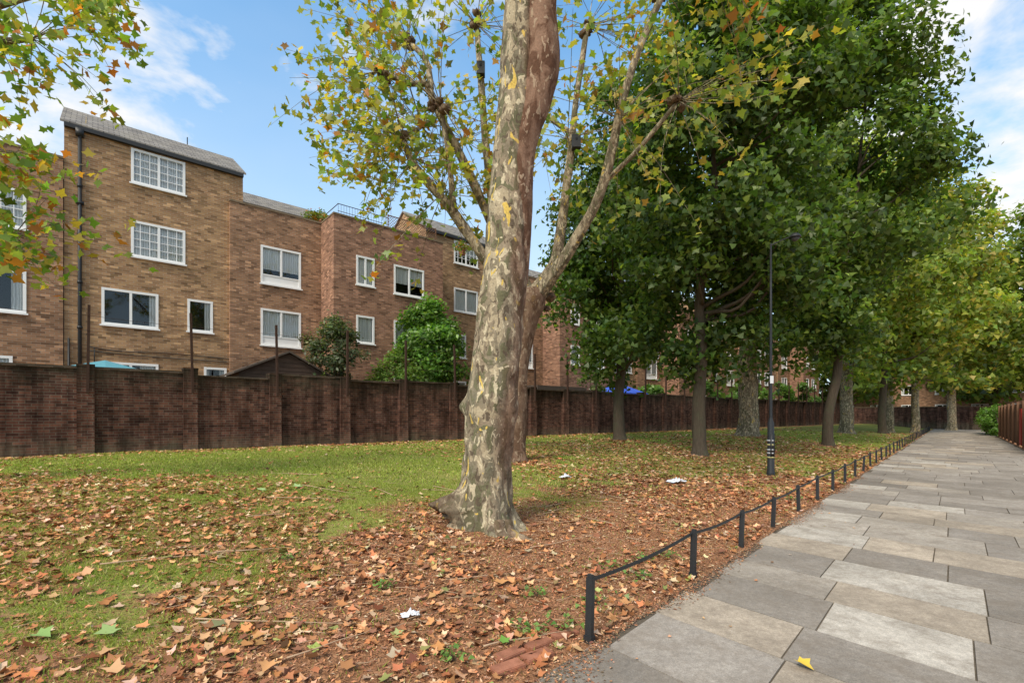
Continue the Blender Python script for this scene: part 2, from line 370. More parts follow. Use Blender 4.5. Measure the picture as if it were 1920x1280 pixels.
# ================= CAMERA
cam=bpy.data.cameras.new('camera');co=bpy.data.objects.new('camera',cam);COL.objects.link(co)
cam.sensor_width=36;cam.lens=16.875;cam.shift_y=138/1920;cam.clip_end=3000;cam.clip_start=.05
co.location=(0,0,EYE);co.rotation_euler=(math.radians(90),0,0);scene.camera=co
# ================= WORLD
w=bpy.data.worlds.new('World');scene.world=w;w.use_nodes=True;nt=w.node_tree;bg=nt.nodes['Background']
SE=math.radians(46);AZ=math.radians(212)
sky=nt.nodes.new('ShaderNodeTexSky');sky.sky_type='NISHITA';sky.sun_disc=False;sky.sun_elevation=SE;sky.sun_rotation=AZ;sky.air_density=1.1;sky.dust_density=.6;sky.ozone_density=1.6
tc=nt.nodes.new('ShaderNodeTexCoord');gen=tc.outputs['Generated']
def cloudmask(d,a,b):
    n=nd(nt,'ShaderNodeVectorMath',{0:gen,1:d},operation='DOT_PRODUCT')
    return nd(nt,'ShaderNodeMapRange',{'Value':n.outputs['Value'],'From Min':a,'From Max':b}).outputs[0]
mapz=nd(nt,'ShaderNodeMapping',{0:gen,3:(1,1,2.0)}).outputs[0]
cn=noise(nt,mapz,4.5,6,.58,.25);cn2=noise(nt,mapz,1.3,4,.55)
m1=cloudmask((-.645,.62,.447),.955,.995);m2=cloudmask((.615,.635,.47),.955,.995);m3=cloudmask((.69,.66,.26),.93,.99)
mm=nd(nt,'ShaderNodeMath',{0:m1,1:m2},operation='MAXIMUM');m3h=nd(nt,'ShaderNodeMath',{0:m3,1:.7},operation='MULTIPLY')
mm=nd(nt,'ShaderNodeMath',{0:mm.outputs[0],1:m3h.outputs[0]},operation='MAXIMUM')
up=cloudmask((.0,-.45,.89),.55,.9)  # unseen cloud overhead and behind the camera, added to lift the shadows
upfill=nd(nt,'ShaderNodeMath',{0:up,1:1.5},operation='MULTIPLY');mm=nd(nt,'ShaderNodeMath',{0:mm.outputs[0],1:upfill.outputs[0]},operation='MAXIMUM')
ms=nd(nt,'ShaderNodeMath',{0:mm.outputs[0],1:.24},operation='MULTIPLY')
cs=nd(nt,'ShaderNodeMath',{0:cn,1:ms.outputs[0]},operation='ADD')
cf=ramp(nt,cs.outputs[0],[(.60,0.),(.76,.95)])
wisp=ramp(nt,cn2,[(.42,0.),(.75,.35)])
sz=nd(nt,'ShaderNodeSeparateXYZ',{0:gen})
hz=nd(nt,'ShaderNodeMapRange',{'Value':sz.outputs[2],'From Min':.64,'From Max':.05,'To Min':0.0,'To Max':.85}).outputs[0]
skc=mixc(nt,1.0,sky.outputs[0],(1.3,1.9,2.0),'MULTIPLY')
skc=mixc(nt,hz,skc,(5.0,5.6,6.2))
skc=mixc(nt,wisp,skc,(5.5,6.0,6.3))
skc=mixc(nt,cf,skc,(6.9,6.8,6.7))
nt.links.new(skc,bg.inputs[0]);bg.inputs[1].default_value=.15
sun=bpy.data.lights.new('sun','SUN');sun.energy=3.7;sun.angle=math.radians(18);sun.color=(1,.915,.8)
so=bpy.data.objects.new('sun',sun);COL.objects.link(so)
dv=Vector((math.sin(AZ)*math.cos(SE),math.cos(AZ)*math.cos(SE),math.sin(SE)))
so.rotation_euler=dv.to_track_quat('Z','Y').to_euler();so.location=dv*50
scene.view_settings.view_transform='Standard'
# ================= GROUND
xs=np.concatenate([[-900,-400,-200,-100,-60,-40,-30],np.arange(-24,20,.2),np.arange(20,64,.5),[70,80,100,140,200,400,900]])
ys=np.concatenate([[-900,-300,-100,-40,-15,-6],np.arange(-2,30,.2),np.arange(30,75,.5),[80,100,140,200,400,900]])
GX,GY=np.meshgrid(xs,ys);Z=gz(GX,GY)
far=np.hypot(GX-20,GY-30)>90;Z=np.where(far,.0,Z)
nx,ny=len(xs),len(ys);I=np.arange(nx*ny).reshape(ny,nx)
F=np.stack([I[:-1,:-1].ravel(),I[:-1,1:].ravel(),I[1:,1:].ravel(),I[1:,:-1].ravel()],1)
mk=mulch(GX,GY).ravel();ld=np.clip(leafd(GX,GY).ravel(),0,1)
g=obj('ground',npmesh('ground',np.stack([GX.ravel(),GY.ravel(),Z.ravel()],1),F,np.stack([np.clip(mk+.45*ld,0,1),ld,mk],1),True),M['ground']);tag(g,kind='structure',label='lawn with bare mulched soil under trees')
# ================= PAVEMENT
b=MB();base=(.12,.10,.075)
c0=[(*PT(-6,-1.72),-.006),(*PT(-6,2.2),-.006),(*PT(70,2.2),-.006),(*PT(70,-1.72),-.006)]
b.add(c0,[(0,1,2,3)],base)
RS=np.array([.63,-.777])
cosk=RS@R;shift=RS@V
t=-5.0
pal=[((.335,.295,.25),6),((.285,.25,.21),4),((.49,.44,.37),2.8),((.44,.365,.28),3.5),((.395,.345,.285),4)]
pc=np.array([p[0] for p in pal]);pw=np.array([p[1] for p in pal],float)
while t<68:
    cw=rng.choice([.6,.68,.72,.75]);r=-1.68+rng.uniform(-.07,.07)
    first=True
    while r<2.1:
        L=rng.choice([.6,.8,.95,1.1]) if not first else rng.choice([.45,.7,.9,.9]);e=min(r+L,2.15);first=False
        if e-r<.15:break
        gp=.0045+abs(rng.normal())*.0015
        ww=pw.copy()
        if r>.1:ww=ww*np.array([2.0,1.8,.8,.6,1])
        if t<3:ww=ww*np.array([2.2,1.6,.8,.8,1])
        col=pc[rng.choice(5,p=ww/ww.sum())]*rng.uniform(.88,1.12)
        def q4(tt,rr,z):
            k=(rr+1.75)/cosk
            p=np.array(PT(tt,rr))+V*shift*k
            return (p[0],p[1],z)
        zz=rng.normal(size=4)*.002+.004
        b.add([q4(t+gp,r+gp,zz[0]),q4(t+gp,e-gp,zz[1]),q4(t+cw-gp,e-gp,zz[2]),q4(t+cw-gp,r+gp,zz[3]),
               q4(t+gp,r+gp,-.02),q4(t+gp,e-gp,-.02),q4(t+cw-gp,e-gp,-.02),q4(t+cw-gp,r+gp,-.02)],
              [(0,1,2,3),(0,4,5,1),(1,5,6,2),(2,6,7,3),(3,7,4,0)],col)
        r=e
    t+=cw
o=obj('pavement',b.build('pavement',False,True),M['pave']);tag(o,kind='structure',label='footpath of mixed grey and beige paving slabs')
# ================= HOUSES
def window(house,x0,x1,z0,z1,style,seed=0):
    we=empty('window',((x0+x1)/2,0,z0),0,parent=house);w2=(x1-x0)/2;h=z1-z0
    b=MB();f=.085;y0,y1=-.03,.07
    b.box(-w2,w2,y0,y1,0,f);b.box(-w2,w2,y0,y1,h-f,h);b.box(-w2,-w2+f,y0+.002,y1,f,h-f);b.box(w2-f,w2,y0+.002,y1,f,h-f)
    zb=f
    b.box(-w2-.05,w2+.05,-.09,-.032,-.06,-.002)
    if style.startswith('panel'):
        b.box(-w2+f,w2-f,.0,.06,f,f+.28);b.box(-w2+f,w2-f,-.02,.06,f+.28,f+.33);zb=f+.33
    if not style.endswith('single'):
        b.box(-.04,.04,y0+.004,y1-.004,zb,h-f)
    if 'grid' in style:
        n=6
        for i in range(1,n):
            if i==3:continue
            x=-w2+2*w2*i/n;b.box(x-.012,x+.012,-.005,.035,zb,h-f)
        for i in range(1,4):
            z=zb+(h-f-zb)*i/4;b.box(-w2+f,w2-f,-.003,.033,z-.012,z+.012)
    obj('frame',b.build('frame'),M['white'],we)
    g=MB();g.add([(-w2+.02,.02,.02),(w2-.02,.02,.02),(w2-.02,.02,h-.02),(-w2+.02,.02,h-.02)],[(0,1,2,3)])
    obj('glass_pane',g.build('glass_pane'),M['glass'],we)
    rs=np.random.default_rng(seed+11)
    def curt(a,bb,zlo):
        c=MB();n=24;v=[];f2=[]
        for i in range(n+1):
            x=a+(bb-a)*i/n;y=.11+.02*math.sin(i*1.7+seed);v+=[(x,y,zlo),(x,y,h-.03)]
        for i in range(n):f2.append((2*i,2*i+2,2*i+3,2*i+1))
        c.add(v,f2);obj('curtain',c.build('curtain',True),M['curtain'],we)
    if 'net' in style:curt(-w2+.03,w2-.03,.03)
    elif 'half' in style:curt(-w2+.03,w2-.03,h*.4)
    elif 'bare' in style:curt(w2-.03-.25,w2-.03,.03)
    else:
        k=rs.uniform(.12,.4);curt(-w2+.03,-w2+.03+2*w2*k*.8,.03);curt(w2-.03-2*w2*k,w2-.03,.03)
def wallblock(b,wd,dep,h,wins,m=0):
    X=sorted({0,wd}|{round(v,3) for q in wins for v in q[:2]});Zs=sorted({0,h}|{round(v,3) for q in wins for v in q[2:4]})
    for i in range(len(X)-1):
        for j in range(len(Zs)-1):
            cx=(X[i]+X[i+1])/2;cz=(Zs[j]+Zs[j+1])/2
            if any(q[0]<cx<q[1] and q[2]<cz<q[3] for q in wins):continue
            b.add([(X[i],0,Zs[j]),(X[i+1],0,Zs[j]),(X[i+1],0,Zs[j+1]),(X[i],0,Zs[j+1])],[(0,1,2,3)],m=m)
    for q in wins:
        x0,x1,z0,z1=q[:4];d=.7
        b.add([(x0,0,z0),(x1,0,z0),(x1,0,z1),(x0,0,z1),(x0,d,z0),(x1,d,z0),(x1,d,z1),(x0,d,z1)],[(0,4,5,1),(1,5,6,2),(2,6,7,3),(3,7,4,0)],m=2)
        b.add([(x0,d,z0),(x1,d,z0),(x1,d,z1),(x0,d,z1)],[(0,1,2,3)],m=2)
    b.add([(0,0,0),(0,dep,0),(0,dep,h),(0,0,h)],[(0,3,2,1)],m=m)
    b.add([(wd,0,0),(wd,dep,0),(wd,dep,h),(wd,0,h)],[(0,1,2,3)],m=m)
    b.add([(0,dep,0),(wd,dep,0),(wd,dep,h),(0,dep,h)],[(0,3,2,1)],m=m)
    b.add([(0,0,h),(wd,0,h),(wd,dep,h),(0,dep,h)],[(0,1,2,3)],m=m)
def gable_roof(parent,x0,x1,y0,y1,ze,zr,ov=.12,brick=True,fascia=True):
    ym=(y0+y1)/2;me=bpy.data.meshes.new('roof')
    sl=math.hypot(ym-y0,zr-ze);th=.08
    a=ov;e0=y0-a;ez=ze-(zr-ze)*a/(ym-y0);e1=y1+a
    X0,X1=x0-.1,x1+.1
    v=[(X0,e0,ez),(X1,e0,ez),(X1,ym,zr),(X0,ym,zr),(X1,e1,ez),(X0,e1,ez)]
    v+=[(p[0],p[1],p[2]+th) for p in v]
    f=[(6,7,8,9),(9,8,10,11),(0,3,2,1),(3,5,4,2),(0,1,7,6),(4,5,11,10),(1,2,8,7),(2,4,10,8),(3,0,6,9),(5,3,9,11)]
    me.from_pydata(v,[],f);ul=me.uv_layers.new(name='UVMap')
    for p in me.polygons:
        for li in p.loop_indices:
            c=me.vertices[me.loops[li].vertex_index].co;ul.data[li].uv=(c.x,(abs(c.y-ym)/(ym-y0))*sl)
    o=obj('roof',me,M['roof'],parent)
    if brick:
        for x in (x0,x1):
            b=MB();s=-.001 if x==x0 else .001
            b.add([(x+s,y0,ze),(x+s,y1,ze),(x+s,ym,zr-.02)],[(0,1,2)])
            obj('gable_wall',b.build('gable_wall'),M['brick'],parent)
    if fascia:
        b=MB();b.box(x0,x1,y0-ov-.03,y0-.003,ez-.12,ez+.02);obj('gutter',b.build('gutter'),M['black'],parent)
    return o
def house(s0,D,wd,dep,h,wins,kind,label,mat='brick',roof=False,seed=0):
    x,y=W(s0,D);root=empty('terraced_house',(x,y,0),ANG,label,'house','brick terraced houses behind the wall')
    b=MB();wallblock(b,wd,dep,h,wins);o=obj('wall',b.build('wall'),[M[mat],M['white'],M['dark']],root)
    for i,q in enumerate(wins):window(root,*q,seed=seed*7+i)
    if roof:gable_roof(root,0,wd,0,dep,h,h+1.6)
    else:
        b=MB();e=.02
        b.box(-e,wd+e,-e-.01,.2,h+.002,h+.08);b.box(-e,.2,.202,dep,h+.002,h+.08);b.box(wd-.2,wd+e,.202,dep,h+.002,h+.08)
        obj('parapet_coping',b.build('parapet_coping'),M['coping'],root)
    return root
LT='four storey brown brick house with pitched slate roof'
per=14.46
house(-6.5,22.82,5.62,5,10.4,[(2.95,4.72,7.7,9.0,'gridnet'),(2.95,4.72,4.9,6.3,'plain'),(2.6,4.4,2.3,3.45,'plain')],'low','brown brick flat roofed house with parapet','brick2')
for i in range(5):
    S=-.86+per*i
    st=['gridnet','gridnet','bare','bare_single'] if i==0 else ['gridhalf','net','half','single']
    ww=[(1.83,3.52,10.2,11.5,st[0]),(1.83,3.52,7.45,8.8,st[1]),(.99,2.66,4.8,6.14,st[2]),(3.59,4.46,4.85,6.13,st[3]),(.99,2.66,2.3,3.45,'plain'),(4.15,4.95,1.0,3.45,'single')]
    hs=house(S,22.9,5.56,5,11.75,ww,'tall',LT,'brick',True,seed=i)
    hs2=house(S+5.05,22.75,3.72,4,10.4,[(1.16,2.82,7.2,8.85,'panelhalf'),(1.16,2.82,4.53,6.12,'panelnet'),(1.2,2.8,1.0,3.3,'plain')],'mid','brown brick house with parapet and paired white windows','brick2',seed=i+20)
    b=MB();b.box(.45,9.6,4.01,7.9,0,12.0);obj('rear_wing',b.build('rear_wing'),M['brick'],hs2)
    b=MB();b.box(.45,9.6,3.95,4.005,11.85,12.06);obj('fascia',b.build('fascia'),M['fascia'],hs2)
    gable_roof(hs2,.45,9.6,4.01,7.9,12.05,13.3,.1,True,False)
    hs3=house(S+8.78,21.2,5.67,5.2,10.4,[(1.03,1.91,7.46,8.8,'singlenet'),(2.9,4.55,7.35,8.76,'half'),(1.03,1.9,4.8,6.07,'netsingle'),(2.9,4.5,4.7,6.07,'net'),(2.9,4.5,1.2,3.3,'plain')],'fwd','projecting brown brick house with roof terrace railing','brick3',seed=i+40)
    if i<3:
        b=MB()
        for k in range(19):b.box(.3+k*.13,.31+k*.13,.25,.26,10.4,11.0)
        b.box(.28,2.7,.24,.265,11.0,11.025);b.box(.28,2.7,.246,.262,10.68,10.7)
        b.box(.29,.315,.27,2.9,11.0,11.025);b.box(.29,.315,2.9,2.93,10.4,11.025)
        obj('terrace_railing',b.build('terrace_railing'),M['rust'],hs3)
        b=MB()
        for k in range(-5,24):
            for sg in (1,-1):
                xa=2.85+k*.14 if sg>0 else 2.85+k*.14+.7
                p0=np.array([xa,10.5]);p1=np.array([xa+sg*.7,11.2])
                lo,hi=2.8,5.5
                tt=[(lo-p0[0])/(p1[0]-p0[0]),(hi-p0[0])/(p1[0]-p0[0])];a0=max(0,min(tt));a1=min(1,max(tt))
                if a1<=a0:continue
                A=p0+(p1-p0)*a0;B=p0+(p1-p0)*a1;yy=.4 if sg>0 else .412
                b.tube([(A[0],yy,A[1],.01),(B[0],yy,B[1],.01)],4)
        b.box(2.78,2.82,.38,.42,10.45,11.25);b.box(5.48,5.52,.38,.42,10.45,11.25);b.box(2.82,5.48,.385,.415,11.2,11.24)
        obj('trellis',b.build('trellis'),M['trellis'],hs3)
    if i==0:
        b=MB();b.tube([(.41,-.07,11.6,.055),(.41,-.07,0.3,.055)],10);b.box(.30,.52,-.16,0,11.35,11.6)
        for z in (2.9,4.6,6.2,7.9,9.6):b.tube([(.41,-.07,z-.05,.075),(.41,-.07,z+.05,.075)],10)
        b.box(.3,.52,-.13,-.01,8.95,9.05)
        b.tube([(.12,-.05,4.2,.03),(.12,-.05,.3,.03)],8)
        obj('drainpipe',b.build('drainpipe',True),M['black'],hs)
        b=MB()
        b.tube([(.6,-.04,3.95,.018),(1.5,-.03,3.86,.018),(3.0,-.03,3.9,.018),(5.4,-.03,3.84,.018)],6,4)
        b.tube([(.6,-.04,3.8,.016),(1.5,-.03,3.75,.016),(3.0,-.03,3.72,.016),(5.4,-.03,3.7,.016)],6,4)
        b.tube([(.8,-.04,3.9,.016),(.8,-.03,3.3,.016)],6);obj('cable',b.build('cable',True),M['black'],hs)
    b=MB();b.tube([(3.9,2.6,13.1,.02),(3.9,2.6,13.8,.02)],6);obj('roof_vent_pipe',b.build('p'),M['black'],hs)
for s,z in ((33.4,6.55),(35.2,6.5),(20.3,7.1)):
    x,y=W(s,22.72 if s>30 else 22.6);r=empty('satellite_dish',(x,y,z),ANG,'grey satellite dish bracketed to brick house wall','satellite dish','satellite dishes on the terrace')
    b=MB();v=[(0,-.3,0)];n=16
    for k in (1,2):
        for j in range(n):
            a=2*math.pi*j/n;v.append((.2*k*math.cos(a),-.3-.03*k*k,.2*k*math.sin(a)))
    f=[(0,1+j,1+(j+1)%n) for j in range(n)]+[(1+j,1+n+j,1+n+(j+1)%n,1+(j+1)%n) for j in range(n)]
    b.add(v,f);obj('reflector',b.build('reflector',True),M['dish'],r)
    b=MB();b.tube([(0,0,-.2,.02),(0,-.28,0,.02)],6);b.tube([(0,-.4,-.38,.012),(0,-.75,-.1,.012)],6);b.box(-.04,.04,-.8,-.7,-.13,-.05);obj('bracket',b.build('bracket'),M['black'],r)
# ================= BOUNDARY WALL
WD=17.2;ps=2.35
x,y=W(-10,WD);wr=empty('brick_boundary_wall',(x,y,0),ANG,'long dark brown brick garden wall with piers','wall')
b=MB();cp=MB();pm=MB();pm.box(0,.36,-.1,.34,0,2.84);pm.box(-.01,.37,-.11,.35,2.842,2.90)
pierme=pm.build('pier');pierme.materials.append(M['wall'])
k=0;s=-10+(-.4+10)%ps-ps
while s<70:
    L=s+10;hh=2.80+rng.uniform(-.07,.03)-(.1 if k==6 else 0);rec=rng.choice([.0,.03,.07,.12])
    b.box(L+.36,L+ps,0.0+rec,.24,0,hh-.002)
    if k%3==0 or k==6:cp.box(L+.362,L+ps-.002,-.06,.29,hh,hh+.05)
    else:cp.box(L+.362,L+ps-.002,-.03,.26,hh,hh+.075)
    p=bpy.data.objects.new('pier',pierme);p.location=(L,0,rng.uniform(-.05,.02));link(p,wr)
    s+=ps;k+=1
obj('brickwork',b.build('brickwork'),M['wall'],wr);obj('coping',cp.build('coping'),M['cope'],wr)
x,y=W(70.5,WD);r=empty('brick_boundary_wall',(x,y,0),ANG-math.pi/2,'reddish brown brick wall closing the end of the path','wall')
b=MB();b.box(0,30,0,.24,-.1,2.4);
for k in range(12):b.box(k*2.6,k*2.6+.36,-.1,-.002,-.1,2.45)
obj('brickwork',b.build('brickwork'),M['wall'],r)
b=MB();b.box(0,30,-.03,.27,2.402,2.47);obj('coping',b.build('coping'),M['coping'],r)
pb=MB();pb.box(-.03,.03,-.025,.025,0,2.35);pb.box(-.03,-.024,.026,.06,0,2.35);pme=pb.build('steel_post');pme.materials.append(M['rust'])
s=-.18-ps*2
while s<68:
    x,y=W(s,WD-.16);o=bpy.data.objects.new('steel_post',pme);o.location=(x,y,2.15+rng.uniform(-.08,.08));o.rotation_euler=(rng.normal()*.012,rng.normal()*.012,ANG);link(o)
    tag(o,'thin rusty steel post bolted to brick garden wall','post','steel posts along the garden wall');s+=ps
b=MB()
for z in (3.35,3.75,4.15):
    P=[];s=-5
    while s<68:
        x,y=W(s,WD-.16);P.append((x,y,z+.02*rng.normal(),.0045));x,y=W(s+1.2,WD-.16);P.append((x,y,z-.04,.0045));s+=ps
    b.tube(P,4)
o=obj('barbed_wire',b.build('barbed_wire'),M['rust']);tag(o,'strands of rusty wire strung between steel posts','wire')
# ================= GARDEN THINGS
x,y=W(3.7,18.6);r=empty('garden_shed',(x,y,.4),ANG,'dark brown timber shed with felt gable roof','shed')
b=MB();b.box(0,3,0,2.2,0,2.6);b.add([(0,0,2.6),(3,0,2.6),(1.6,0,3.35),(0,2.2,2.6),(3,2.2,2.6),(1.6,2.2,3.35)],[(0,1,2),(3,5,4)])
for z in np.arange(.15,3.2,.15):
    hw=1 if z<2.6 else max(0,(3.35-z)/.75)
    if hw>.1:b.box(1.6-1.6*hw+.02,1.6+1.4*hw-.02,-.012,-.002,z,z+.12)
obj('wall',b.build('wall'),M['shed'],r)
b=MB()
for (xa,za),(xb,zb) in (((-.18,2.52),(1.6,3.37)),((1.6,3.37),(3.18,2.52))):
    b.add([(xa,-.15,za),(xb,-.15,zb),(xb,2.35,zb),(xa,2.35,za),(xa,-.15,za+.07),(xb,-.15,zb+.07),(xb,2.35,zb+.07),(xa,2.35,za+.07)],[(0,3,2,1),(4,5,6,7),(0,1,5,4),(1,2,6,5),(2,3,7,6),(3,0,4,7)])
obj('roof',b.build('roof'),M['felt'],r)
x,y=W(17.6,18.3);r=empty('garden_shed',(x,y,.4),ANG,'low black flat roofed garden store','shed')
b=MB();b.box(0,3.6,0,2,0,2.55);obj('wall',b.build('wall'),M['shed'],r);b=MB();b.box(-.15,3.75,-.15,2.15,2.56,2.68);b.box(-.15,3.75,-.19,-.152,2.45,2.68);obj('roof',b.build('roof'),M['felt'],r)
x,y=W(26,19.3);r=empty('blue_gazebo',(x,y,.4),ANG,'blue canvas gazebo standing behind garden wall','gazebo')
b=MB();q=1.35;b.add([(-q,-q,2.5),(q,-q,2.5),(q,q,2.5),(-q,q,2.5),(0,0,3.2),(-q,-q,2.25),(q,-q,2.25),(q,q,2.25),(-q,q,2.25)],[(0,1,4),(1,2,4),(2,3,4),(3,0,4),(5,6,1,0),(6,7,2,1),(7,8,3,2),(8,5,0,3)]);obj('canopy',b.build('canopy'),M['blue'],r)
b=MB()
for a in (-1,1):
    for c in (-1,1):b.tube([(a*1.3,c*1.3,0,.02),(a*1.3,c*1.3,2.4,.02)],6)
obj('leg_frame',b.build('leg_frame'),M['white'],r)
x,y=W(.2,19.5);r=empty('garden_parasol',(x,y,.4),ANG,'teal garden parasol showing above the wall','parasol')
b=MB();b.tube([(0,0,0,.025),(0,0,2.7,.025)],8);obj('pole',b.build('pole'),M['white'],r)
b=MB();n=8;v=[(0,0,2.8)]+[(1.1*math.cos(2*math.pi*j/n),1.1*math.sin(2*math.pi*j/n),2.5) for j in range(n)]
b.add(v,[(0,1+j,1+(j+1)%n) for j in range(n)]);obj('canopy',b.build('canopy'),M['teal'],r)
def shrub(s,D,zt,Rr,nl,ls,label,cols,w,zb=.6,seed=0,T=OVAL,xy=None,name='shrub'):
    x,y=xy or W(s,D);z0=float(gz(x,y));root=empty(name,(x,y,z0),0,label,'shrub')
    ncl=max(14,int(nl/170));c,cr,pos,nrm,bri,idx=crownpts(zb,zt-z0,Rr,ncl,nl,(0,0),seed,.24+.13*Rr,.6)
    b=MB()
    for i in range(min(ncl,14)):
        e=c[i];b.tube([(rng.normal()*.08,rng.normal()*.08,-.1,.04),(e[0]*.35,e[1]*.35,e[2]*.55,.028),(*e,.008)],6,3,cap=False)
    obj('stem',b.build('stem',True,True),M['bark'],root)
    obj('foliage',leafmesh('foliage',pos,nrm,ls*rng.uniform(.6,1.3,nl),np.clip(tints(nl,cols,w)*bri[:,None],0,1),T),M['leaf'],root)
shrub(7.1,19.0,5.9,1.2,7500,.085,'dark evergreen shrub showing above the brick wall',[(.06,.085,.035),(.09,.12,.055),(.16,.15,.08)],(4,3,1),.9,1)
shrub(11.9,19.4,6.9,1.55,15000,.115,'bright green leafy shrub behind garden wall',[(.11,.23,.035),(.16,.29,.045),(.06,.14,.025)],(4,3,2),1.4,2)
shrub(9.6,19.0,4.3,.95,4500,.09,'green shrub peeping over the brick wall',[(.12,.21,.04),(.16,.25,.05)],(3,2),1.2,3)
shrub(22.5,18.9,4.9,.9,2200,.1,'tall climbing plant against brick terrace',[(.1,.16,.04),(.14,.18,.06)],(3,2),.8,4)
for k,(s,zt,Rr) in enumerate([(38,4.4,1.5),(43,5,1.7),(48,5.3,1.8),(54,5,1.8),(31,3.9,1.2),(61,5,1.8)]):
    shrub(s,19.8,zt,Rr,2500,.17,'green garden shrub behind the brick wall',[(.09,.18,.035),(.13,.23,.04)],(3,2),.8,5+k)
for ss,dd in ((7.55,23.2),(8.0,23.0),(15.3,21.9)):
    x,y=W(ss,dd);root=empty('roof_plant',(x,y,10.35),0,'orange and green potted plant on parapet','plant')
    c,cr,pos,nrm,bri,idx=crownpts(.1,.75,.4,10,500,(0,0),3,.2);obj('foliage',leafmesh('foliage',pos,nrm,np.full(500,.07),tints(500,[(.15,.22,.04),(.5,.18,.03)],(3,1)),OVAL),M['leaf'],root)
    b=MB();b.tube([(0,0,0,.15),(0,0,.25,.2)],10);obj('pot',b.build('pot'),M['redbrick'],root)
# ================= LOW RAIL
x,y=PT(2.70,-1.79);r=empty('low_path_railing',(x,y,0),PANG,'knee high black metal railing along the path edge','railing')
pm=MB();pm.box(-.018,.018,-.024,.024,-.1,.405);pm.box(-.014,.014,-.019,.019,.405,.425);pm.box(-.026,.026,-.03,.03,-.05,.022);pme=pm.build('post');pme.materials.append(M['black'])
P=[];tt=0;k=0
sp=[1.72,1.37,1.3,1.45,1.4]
while tt<60:
    o=bpy.data.objects.new('post',pme);zz=rng.uniform(-.02,.02);o.location=(tt,0,zz);o.rotation_euler=(rng.normal()*.03,rng.normal()*.025,rng.normal()*.04);link(o,r)
    P.append((tt,.0,.385+zz));tt+=sp[k] if k<5 else 1.45;k+=1
b=MB()
for a,c in zip(P[:-1],P[1:]):
    sag=rng.uniform(.008,.03);pts=[]
    for u in np.linspace(0,1,7):
        pts.append((a[0]+(c[0]-a[0])*u,0,a[2]+(c[2]-a[2])*u-sag*4*u*(1-u)))
    for p,q in zip(pts[:-1],pts[1:]):
        h_=.0105
        b.add([(p[0],-.006,p[2]-h_),(q[0],-.006,q[2]-h_),(q[0],-.006,q[2]+h_),(p[0],-.006,p[2]+h_),(p[0],.010,p[2]-h_),(q[0],.010,q[2]-h_),(q[0],.010,q[2]+h_),(p[0],.010,p[2]+h_)],[(0,1,2,3),(7,6,5,4),(3,2,6,7),(0,4,5,1)])
obj('rail',b.build('rail'),M['black'],r)
# ================= STREET LAMP
lx,ly=6.2,11.5;z0=float(gz(lx,ly));r=empty('street_lamp',(lx,ly,z0),0,'black street lamp post wrapped with pale tape','street lamp')
b=MB();b.tube([(0,0,-.1,.1),(0,0,.08,.09),(0,0,.1,.08),(0,0,1.25,.072),(0,0,1.33,.045),(0,0,1.4,.034),(0,0,3.5,.028),(0,0,5.55,.022)],14)
b.box(-.05,.05,-.083,-.068,.45,1.0)
obj('post',b.build('post',True),M['black'],r)
b=MB();b.tube([(0,0,5.5,.016),(.2,-.03,5.6,.014),(.42,-.08,5.68,.014)],8,4);obj('arm',b.build('arm',True),M['black'],r)
b=MB();b.tube([(.52,-.1,5.76,.03),(.52,-.1,5.74,.08),(.52,-.1,5.68,.13),(.52,-.1,5.65,.13)],14);obj('lamp_hood',b.build('lamp_hood',True),M['black'],r)
b=MB();b.tube([(.52,-.1,5.645,.1),(.52,-.1,5.6,.07),(.52,-.1,5.57,.03)],14);obj('lamp_bowl',b.build('lamp_bowl',True),M['bowl'],r)
for z in (.42,.52,.6,.72,.82):
    b=MB();b.tube([(0,0,z,.086),(0,0,z+.035,.086)],14);obj('tape_band',b.build('tape_band',True),M['yellow' if z in (.42,.72) else 'dish'],r)
b=MB();b.box(-.04,.04,-.05,-.038,2.2,2.38);obj('sticker',b.build('sticker'),M['white'],r)
# ================= RIGHT SIDE FENCE AND HEDGE
x,y=PT(26,2.35);r=empty('timber_fence',(x,y,0),PANG,'dark brown close boarded fence beside the path','fence')
b=MB()
for k in range(150):
    b.box(k*.15,k*.15+.142,-.012*(k%2),.02,.05,2.05+rng.uniform(-.02,.02),)
for k in range(9):b.box(k*2.7-.05,k*2.7+.05,.025,.12,0,2.15)
obj('board',b.build('board'),M['trellis'],r)
x,y=PT(32.2,2.28);r=empty('red_gate',(x,y,0),PANG,'red painted timber gate in brown fence','gate')
b=MB()
for k in range(7):b.box(k*.14,k*.14+.13,0,.03,.1,1.8)
b.box(0,.97,-.03,-.002,.3,.4);b.box(0,.97,-.03,-.002,1.45,1.55);obj('panel',b.build('panel'),M['redpaint'],r)
b=MB();b.tube([(.85,-.06,1.0,.015),(.85,-.06,1.15,.015)],6);obj('handle',b.build('handle'),M['black'],r)
for k in range(4):
    shrub(0,0,2.1+.2*(k%2),1.0,2600,.11,'clipped green hedge bush beside paved path',[(.1,.2,.03),(.14,.25,.04)],(3,2),.15,20+k,xy=PT(50+k*1.7,2.4),name='hedge_bush')
# ================= BUILDING BEYOND THE END WALL
x,y=W(86,24);r=empty('brick_block',(x,y,0),ANG-math.pi/2,'brown brick block of flats beyond the end wall','building','')
wins=[]
for i in range(9):
    for z in (1.6,4.3,7.0):wins.append((1.5+i*3.6,3.1+i*3.6,z,z+1.35,'plain'))
b=MB();wallblock(b,34,8,9.6,wins);obj('wall',b.build('wall'),[M['brick2'],M['white'],M['dark']],r)
for i,q in enumerate(wins):
    if q[2]<6:window(r,*q,seed=i)
gable_roof(r,0,34,0,8,9.6,12,.1)
